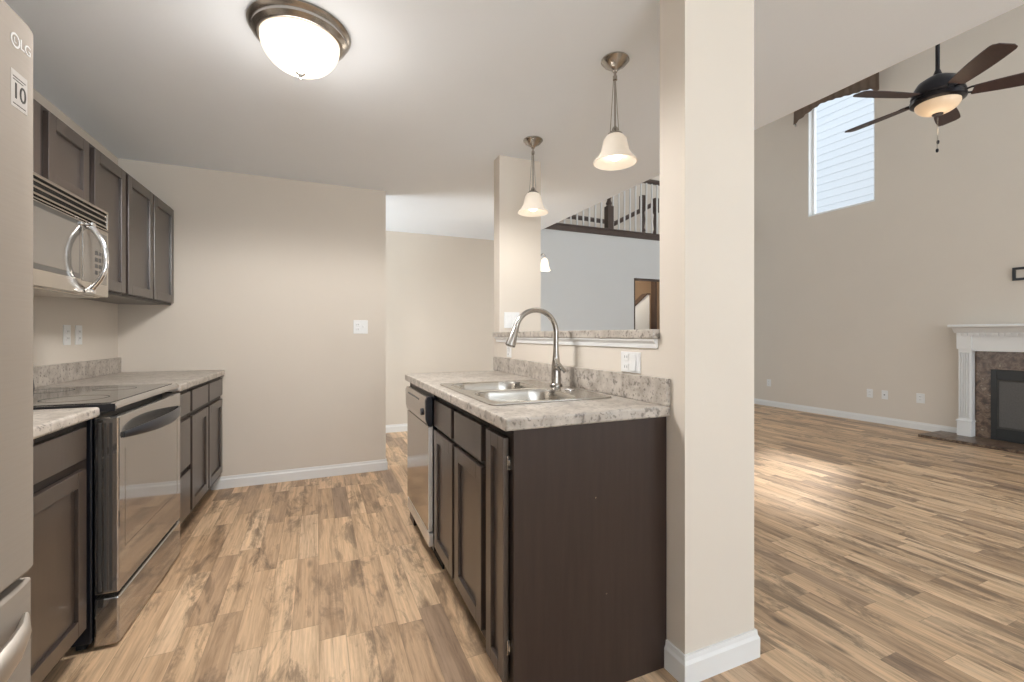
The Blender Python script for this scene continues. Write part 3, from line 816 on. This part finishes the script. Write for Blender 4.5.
lamp('ceiling_light_glow', 'SPOT', (-0.062, 2.06, H - 0.22), 66, (1.0, 0.975, 0.95), radius=0.19, cone=176)
lamp('ceiling_light_upglow', 'POINT', (-0.062, 2.06, H - 0.32), 3.6, (1.0, 0.95, 0.90), radius=0.15)

def pendant(loc, label):
    p = thing('pendant_light', label, 'pendant light', loc, 0, None)
    bm = bmesh.new(); lathe(bm, [(0.062, 0), (0.064, -0.006), (0.058, -0.012), (0.050, -0.022), (0.030, -0.036), (0.014, -0.046), (0.010, -0.056), (0, -0.060)], 36, cap=False); mk('canopy', bm, 'nickel', p, smooth=True)
    bm = bmesh.new(); tube(bm, [(0, 0, -0.056), (0, 0, -0.075)], 0.006, 10); tube(bm, [(0, 0, -0.075), (0, 0, -0.092)], 0.010, 12); mk('swivel', bm, 'nickel', p, smooth=True)
    bm = bmesh.new(); tube(bm, [(0, 0, -0.09), (0, 0, -0.316)], 0.0045, 10); mk('stem', bm, 'nickel', p, smooth=True)
    bm = bmesh.new()
    for s in (-1, 1): tube(bm, [(0.006 * s, 0.004, -0.092), (0.024 * s, 0.004, -0.335)], 0.0016, 8)
    mk('cord', bm, 'nickel', p, smooth=True)
    bm = bmesh.new(); lathe(bm, [(0.006, -0.305), (0.012, -0.312), (0.016, -0.325), (0.034, -0.340), (0.036, -0.350), (0.0, -0.350)], 28, cap=False); mk('socket_cup', bm, 'nickel', p, smooth=True)
    pr = [(0.024, -0.340), (0.038, -0.348), (0.052, -0.366), (0.058, -0.393), (0.064, -0.420), (0.078, -0.444), (0.092, -0.458), (0.099, -0.470)]
    inner = [(r - 0.004, z - 0.002) for r, z in pr[::-1]]
    bm = bmesh.new(); lathe(bm, pr + inner, 44, cap=False); mk('glass_shade', bm, 'shade_glass', p, smooth=True)
    bm = bmesh.new(); lathe(bm, [(0, -0.352), (0.014, -0.360), (0.016, -0.385), (0.030, -0.405), (0.036, -0.425), (0.030, -0.447), (0.014, -0.459), (0, -0.461)], 24, cap=False); mk('bulb', bm, 'bulb', p, smooth=True)
    lamp('pendant_glow', 'SPOT', (loc[0], loc[1], loc[2] - 0.50), 1.6, (1.0, 0.94, 0.86), radius=0.2, cone=160)
    return p
pendant((1.253, 1.704, H), 'nearer pendant with white bell glass shade over the bar')
pendant((1.281, 2.614, H), 'farther pendant with white bell glass shade by the far column')

# dining chandelier, mostly hidden by the far column
ch = thing('chandelier', 'small chandelier with white glass shades peeking past the far column', 'chandelier', (1.865, 4.05, H), -YAW)
bm = bmesh.new(); lathe(bm, [(0.06, 0), (0.055, -0.012), (0.02, -0.025), (0, -0.026)], 28, cap=False); mk('canopy', bm, 'nickel', ch, smooth=True)
bm = bmesh.new(); tube(bm, [(0, 0, -0.02), (0, 0, -0.42)], 0.006, 10); mk('stem', bm, 'nickel', ch, smooth=True)
bm = bmesh.new(); lathe(bm, [(0, -0.40), (0.02, -0.42), (0.032, -0.46), (0.018, -0.50), (0.028, -0.56), (0.012, -0.60), (0, -0.62)], 24, cap=False); mk('hub', bm, 'nickel', ch, smooth=True)
for k in range(3):
    a = R(120 * k); ca, sa = math.cos(a), math.sin(a)
    bm = bmesh.new(); tube(bm, [(0.02 * ca, 0.02 * sa, -0.55), (0.09 * ca, 0.09 * sa, -0.56), (0.16 * ca, 0.16 * sa, -0.50), (0.20 * ca, 0.20 * sa, -0.455), (0.222 * ca, 0.222 * sa, -0.47), (0.222 * ca, 0.222 * sa, -0.50)], 0.006, 10)
    am = mk('arm', bm, 'nickel', ch, smooth=True)
    bm = bmesh.new(); lathe(bm, [(0.012, -0.495), (0.026, -0.508), (0.036, -0.53), (0.040, -0.57), (0.052, -0.605), (0.060, -0.622), (0.056, -0.622), (0.036, -0.575), (0.030, -0.53), (0.010, -0.50)], 28, (0.222 * ca, 0.222 * sa), cap=False); mk('glass_shade', bm, 'dome_glass', am, smooth=True)
lamp('chandelier_glow', 'POINT', (1.865, 4.05, H - 0.75), 4, (1.0, 0.86, 0.70), radius=0.12)

# ------------------------------------------------------------------ ceiling fan
FZ = 3.10
fn = thing('ceiling_fan', 'dark bronze five blade ceiling fan with amber glass light bowl', 'ceiling fan', (4.58, 1.96, 0), 0)
bm = bmesh.new(); lathe(bm, [(0.075, HL), (0.07, HL - 0.03), (0.03, HL - 0.07), (0.014, HL - 0.08), (0.0, HL - 0.08)], 28, cap=False); mk('canopy', bm, 'bronze', fn, smooth=True)
bm = bmesh.new(); tube(bm, [(0, 0, FZ + 0.18), (0, 0, HL - 0.07)], 0.014, 14); mk('downrod', bm, 'bronze', fn, smooth=True)
bm = bmesh.new(); lathe(bm, [(0.016, FZ + 0.21), (0.03, FZ + 0.17), (0.07, FZ + 0.150), (0.125, FZ + 0.115), (0.155, FZ + 0.06), (0.168, FZ + 0.01), (0.160, FZ - 0.005), (0.172, FZ - 0.02), (0.172, FZ - 0.045), (0.150, FZ - 0.058), (0.0, FZ - 0.058)], 48, cap=False)
mk('motor_housing', bm, 'bronze', fn, smooth=True)
prof = [(0.140, FZ - 0.055)] + [(0.142 * math.cos(R(a)), FZ - 0.058 - 0.088 * math.sin(R(a))) for a in range(8, 90, 8)] + [(0, FZ - 0.146)]
bm = bmesh.new(); lathe(bm, prof, 44, cap=False); mk('glass_bowl', bm, 'fan_glass', fn, smooth=True)
bm = bmesh.new(); lathe(bm, [(0, FZ - 0.143), (0.035, FZ - 0.142), (0.035, FZ - 0.150), (0.012, FZ - 0.160), (0, FZ - 0.170)], 24, cap=False); mk('finial', bm, 'bronze', fn, smooth=True)
for dx_, l_ in ((0.006, 0.20), (-0.006, 0.27)):
    bm = bmesh.new(); tube(bm, [(dx_, 0, FZ - 0.165), (dx_, 0, FZ - 0.165 - l_)], 0.0018, 6)
    pc_ = mk('pull_chain', bm, 'nickel', fn)
    bm = bmesh.new(); lathe(bm, [(0, 0.016), (0.008, 0.010), (0.010, 0), (0.008, -0.014), (0, -0.02)], 14, cap=False)
    mk('pull_knob', bm, 'bronze', pc_, smooth=True, loc=(dx_, 0, FZ - 0.165 - l_))
for k in range(5):
    A = R(40 + 72 * k) - YAW
    def rot(p, tilt=R(-12)):
        x, y, z = p
        y, z = y * math.cos(tilt), y * math.sin(tilt)
        return (x * math.cos(A) - y * math.sin(A), x * math.sin(A) + y * math.cos(A), z)
    bm = bmesh.new(); n = 24; top = []; bot = []
    outline = []
    for i in range(n + 1):
        t = i / n; x = 0.205 + 0.475 * t
        wd = 0.048 + 0.030 * math.sin(PI * min(1, t * 0.62 + 0.05)) 
        if t > 0.93: wd *= math.sqrt(max(0.0, 1 - ((t - 0.93) / 0.085) ** 2))
        outline.append((x, wd))
    pts = [(x, w_) for x, w_ in outline] + [(x - 0.0 , -w_) for x, w_ in outline[::-1]]
    a_ = [bm.verts.new(Vector(rot((x, y, 0))) + Vector((0, 0, FZ - 0.008))) for x, y in pts]
    b_ = [bm.verts.new(Vector(rot((x, y, 0))) + Vector((0, 0, FZ - 0.001))) for x, y in pts]
    bm.faces.new(a_[::-1]); bm.faces.new(b_)
    for i in range(len(pts)): bm.faces.new((a_[i], a_[(i + 1) % len(pts)], b_[(i + 1) % len(pts)], b_[i]))
    bd = mk('blade', bm, 'blade', fn)
    bm = bmesh.new()
    for s in (-1, 1):
        tube(bm, [Vector(rot(p)) + Vector((0, 0, FZ)) for p in ((0.14, s * 0.010, 0), (0.19, s * 0.034, 0), (0.235, s * 0.038, 0), (0.285, s * 0.004, 0))], 0.008, 8, flat=0.6)
    mk('blade_iron', bm, 'bronze', bd, smooth=True)
lamp('fan_glow', 'POINT', (4.58, 1.96, FZ - 0.26), 0.8, (1.0, 0.8, 0.58), radius=0.12)

# ------------------------------------------------------------------ window valance on its rod
vr = thing('curtain_rod', 'thin metal curtain rod with ball finial above the high window', 'curtain rod', (XR, 0, 0), 0)
bm = bmesh.new(); tube(bm, [(-0.075, 3.42, 4.93), (-0.075, 4.74, 4.93)], 0.010, 12); mk('rod', bm, 'nickel', vr, smooth=True)
for y in (3.41, 4.75):
    bm = bmesh.new(); bmesh.ops.create_uvsphere(bm, u_segments=16, v_segments=10, radius=0.025); mk('finial', bm, 'nickel', vr, smooth=True, loc=(-0.075, y, 4.93))
    bm = bmesh.new(); box(bm, -0.075, 0, y - 0.008 + (0.06 if y < 4 else -0.06), y + 0.008 + (0.06 if y < 4 else -0.06), 4.91, 4.925); mk('bracket', bm, 'nickel', vr)
bm = bmesh.new()
NV, NU = 60, 10
grid = []
low = [(3.50, 4.40), (3.56, 4.41), (3.60, 4.46), (3.70, 4.48), (3.83, 4.50), (4.05, 4.545), (4.24, 4.57), (4.41, 4.53), (4.55, 4.48), (4.66, 4.43)]
def lowz(y):
    for (a, za), (b, zb) in zip(low, low[1:]):
        if a <= y <= b: return za + (zb - za) * (y - a) / (b - a)
    return low[0][1] if y < low[0][0] else low[-1][1]
for i in range(NV + 1):
    y = 3.50 + 1.16 * i / NV; z0 = lowz(y); r_ = []
    for j in range(NU + 1):
        t = j / NU; z = z0 + (4.965 - z0) * t
        x = -0.118 - 0.012 * math.sin(y * 58 + 0.6 * math.sin(z * 9)) * (1 - 0.45 * t) - 0.008
        r_.append(bm.verts.new((x, y, z)))
    grid.append(r_)
for i in range(NV):
    for j in range(NU): bm.faces.new((grid[i][j], grid[i + 1][j], grid[i + 1][j + 1], grid[i][j + 1]))
vl = mk('valance', bm, 'fabric', None, smooth=True, loc=(XR, 0, 0))
md = vl.modifiers.new('cloth', 'SOLIDIFY'); md.thickness = 0.003
tag(vl, 'brown fabric valance gathered across the top of the high window', 'curtain')
bm = bmesh.new(); tube(bm, [(0, 0, 0), (0, 0, -0.0001)], 0.001); bm.free()
bm = bmesh.new(); lathe(bm, [(0, 0.03), (0.010, 0.02), (0.014, 0.0), (0.008, -0.02), (0, -0.03)], 16, cap=False)
mk('tassel', bm, 'nickel', vl, smooth=True, loc=(-0.09, 4.655, 4.43))

# neighbouring house with lap siding seen through the window
nh = thing('neighboring_house', 'white lap sided house wall outside the high window', 'house', (10.6, 0, 0), 0)
bm = bmesh.new(); prof = [(0.25, -0.3)]
n = 41; st_ = 0.17
for i in range(n):
    prof += [(-0.014, -0.3 + i * st_), (0.0, -0.3 + (i + 1) * st_ - 0.004)]
prof.append((0.25, -0.3 + n * st_))
prism(bm, [(p[0], p[1]) for p in prof], 3.0, 12.0, 'y')
mk('siding', bm, 'white_siding', nh)
mk('corner_board', B((-0.03, 0.25, 9.5, 9.62, -0.3, 6.65)), 'white_siding', nh)

# ------------------------------------------------------------------ loft railing
lr = thing('loft_railing', 'loft railing with white balusters and dark wood rail and newel', 'railing', (0, YF + 0.05, 2.762), 0)
mk('handrail', B((WK + 0.01, XR - 0.01, -0.032, 0.032, 0.80, 0.865)), 'wood_dark', lr, 0.012)
x = 2.95
k = 0
while x < XR - 0.1:
    if abs(x - 4.037) > 0.06:
        mk('baluster', B((x - 0.010, x + 0.010, -0.010, 0.010, 0.0, 0.80)), 'trim', lr)
    x += 0.1055
def newel(bm, cx, cy, z0, h, s=0.045):
    box(bm, cx - s, cx + s, cy - s, cy + s, z0, z0 + h * 0.36)
    lathe(bm, [(s * 1.0, z0 + h * 0.36), (s * 0.75, z0 + h * 0.38), (s * 0.95, z0 + h * 0.41), (s * 0.55, z0 + h * 0.46), (s * 0.85, z0 + h * 0.60), (s * 0.6, z0 + h * 0.72), (s * 0.9, z0 + h * 0.75)], 20, (cx, cy))
    box(bm, cx - s, cx + s, cy - s, cy + s, z0 + h * 0.75, z0 + h)
bm = bmesh.new(); newel(bm, 4.037, 0, 0.0, 0.98, 0.05); mk('newel_post', bm, 'wood_dark', lr)
# stair rail further back in the loft
sr = thing('stair_railing', 'dark stair rail and posts behind the white loft balusters', 'railing', (0, 6.9, 2.72), 0)
bm = bmesh.new(); tube(bm, [(3.2, 0, 0.56), (4.36, 0, 0.555), (5.05, 0, 0.535)], 0.042, 8); tube(bm, [(5.05, 0, 0.52), (5.95, 0, 0.98)], 0.042, 8); mk('handrail', bm, 'wood_dark', sr)
for px_, hh in ((5.72, 1.12), (6.02, 1.10)):
    bm = bmesh.new(); newel(bm, px_, 0, 0, hh, 0.05); mk('newel_post', bm, 'wood_dark', sr)

# ------------------------------------------------------------------ fireplace
fp = thing('fireplace', 'fireplace with white fluted mantel, brown marble surround and black firebox', 'fireplace', (XR, 1.955, 0), 0)
hw = 0.76     # half width at the pilasters' outer edge
def sym(y0, y1): return sorted((y0, y1))
for s in (1, -1):
    a, b = sym(s * (hw - 0.125), s * hw)
    bm = B((-0.15, -0.001, a, b, 0.032, 0.20))
    box(bm, -0.13, -0.001, a + 0.006, b - 0.006, 0.20, 1.02)
    for k in range(5):
        y = a + 0.020 + k * (b - a - 0.040) / 4
        box(bm, -0.142, -0.13, y - 0.007, y + 0.007, 0.24, 0.98)
    mk('pilaster', bm, 'trim', fp, 0.003)
    bm = B((-0.16, -0.001, a - 0.006, b + 0.006, 0.195, 0.212)); mk('plinth_cap', bm, 'trim', fp, 0.003)
    mk('corner_block', B((-0.155, -0.001, a - 0.002, b + 0.002, 1.02, 1.17)), 'trim', fp, 0.003)
mk('frieze', B((-0.135, -0.001, -hw + 0.125, hw - 0.125, 1.00, 1.17)), 'trim', fp, 0.003)
mk('dentil_band', B((-0.158, -0.001, -hw, hw, 1.17, 1.205), *[(-0.175, -0.158, -hw + 0.02 + i * 0.05, -hw + 0.045 + i * 0.05, 1.175, 1.20) for i in range(30)]), 'trim', fp)
bm = bmesh.new(); prof = [(0, 1.205), (-0.160, 1.205), (-0.178, 1.222), (-0.205, 1.255), (-0.232, 1.268), (0, 1.268)]
prism(bm, prof, -hw - 0.02, hw + 0.02, 'y'); mk('crown', bm, 'trim', fp)
mk('mantel_shelf', B((-0.25, -0.001, -hw - 0.045, hw + 0.045, 1.268, 1.298)), 'trim', fp, 0.006)
ms = fp
mk('marble_slab', B((-0.06, -0.001, hw - 0.255, hw - 0.126, 0.032, 0.999)), 'marble', ms)
mk('marble_slab', B((-0.06, -0.001, -hw + 0.126, -hw + 0.255, 0.032, 0.999)), 'marble', ms)
mk('marble_slab', B((-0.06, -0.001, -hw + 0.2551, hw - 0.2551, 0.80, 0.999)), 'marble', ms)
fb = fp
iw = hw - 0.257
mk('firebox_frame', B((-0.075, -0.002, -iw, -iw + 0.05, 0.032, 0.798), (-0.075, -0.002, iw - 0.05, iw, 0.032, 0.798), (-0.075, -0.002, -iw + 0.05, iw - 0.05, 0.69, 0.798), (-0.075, -0.002, -iw + 0.05, iw - 0.05, 0.032, 0.16)), 'firebox', fb, 0.003)
mk('screen_frame', B((-0.068, -0.055, -iw + 0.05, -iw + 0.060, 0.16, 0.69), (-0.068, -0.055, iw - 0.060, iw - 0.05, 0.16, 0.69), (-0.068, -0.055, -iw + 0.060, iw - 0.060, 0.16, 0.175), (-0.068, -0.055, -iw + 0.060, iw - 0.060, 0.675, 0.69)), 'letters', fb)
mk('mesh_screen', B((-0.058, -0.050, -iw + 0.060, iw - 0.060, 0.175, 0.675)), 'mesh', fb)
he = thing('hearth', 'flat brown marble hearth on the floor before the fireplace', 'hearth', (XR, 1.955, 0), 0)
mk('marble_slab', B((-0.50, -0.016, -0.965, 0.965, 0.001, 0.031)), 'marble', he, 0.004)

# tv mount
tv = thing('tv_mount', 'black metal television wall bracket above the mantel', 'tv mount', (XR, 2.02, 1.835), 0)
mk('frame', B((-0.02, -0.001, -0.29, 0.29, 0.045, 0.070), (-0.02, -0.001, -0.29, 0.29, -0.070, -0.045), (-0.02, -0.001, -0.29, -0.265, -0.045, 0.045), (-0.02, -0.001, 0.265, 0.29, -0.045, 0.045)), 'black', tv, 0.002)
mk('arm', B((-0.045, -0.02, -0.2, -0.17, -0.11, 0.11)), 'black', tv, 0.002)
mk('arm', B((-0.045, -0.02, 0.0, 0.03, -0.11, 0.11)), 'black', tv, 0.002)

lamp('loft_fill', 'POINT', (5.0, 6.3, 4.9), 10, (1.0, 0.97, 0.93), radius=0.2)  # added fill lamp brightening the loft, no fixture there
lamp('doorway_fill', 'POINT', (5.0, 6.1, 2.3), 14, (1.0, 0.84, 0.66), radius=0.1)  # added fill lamp brightening the space behind the doorway, no fixture there
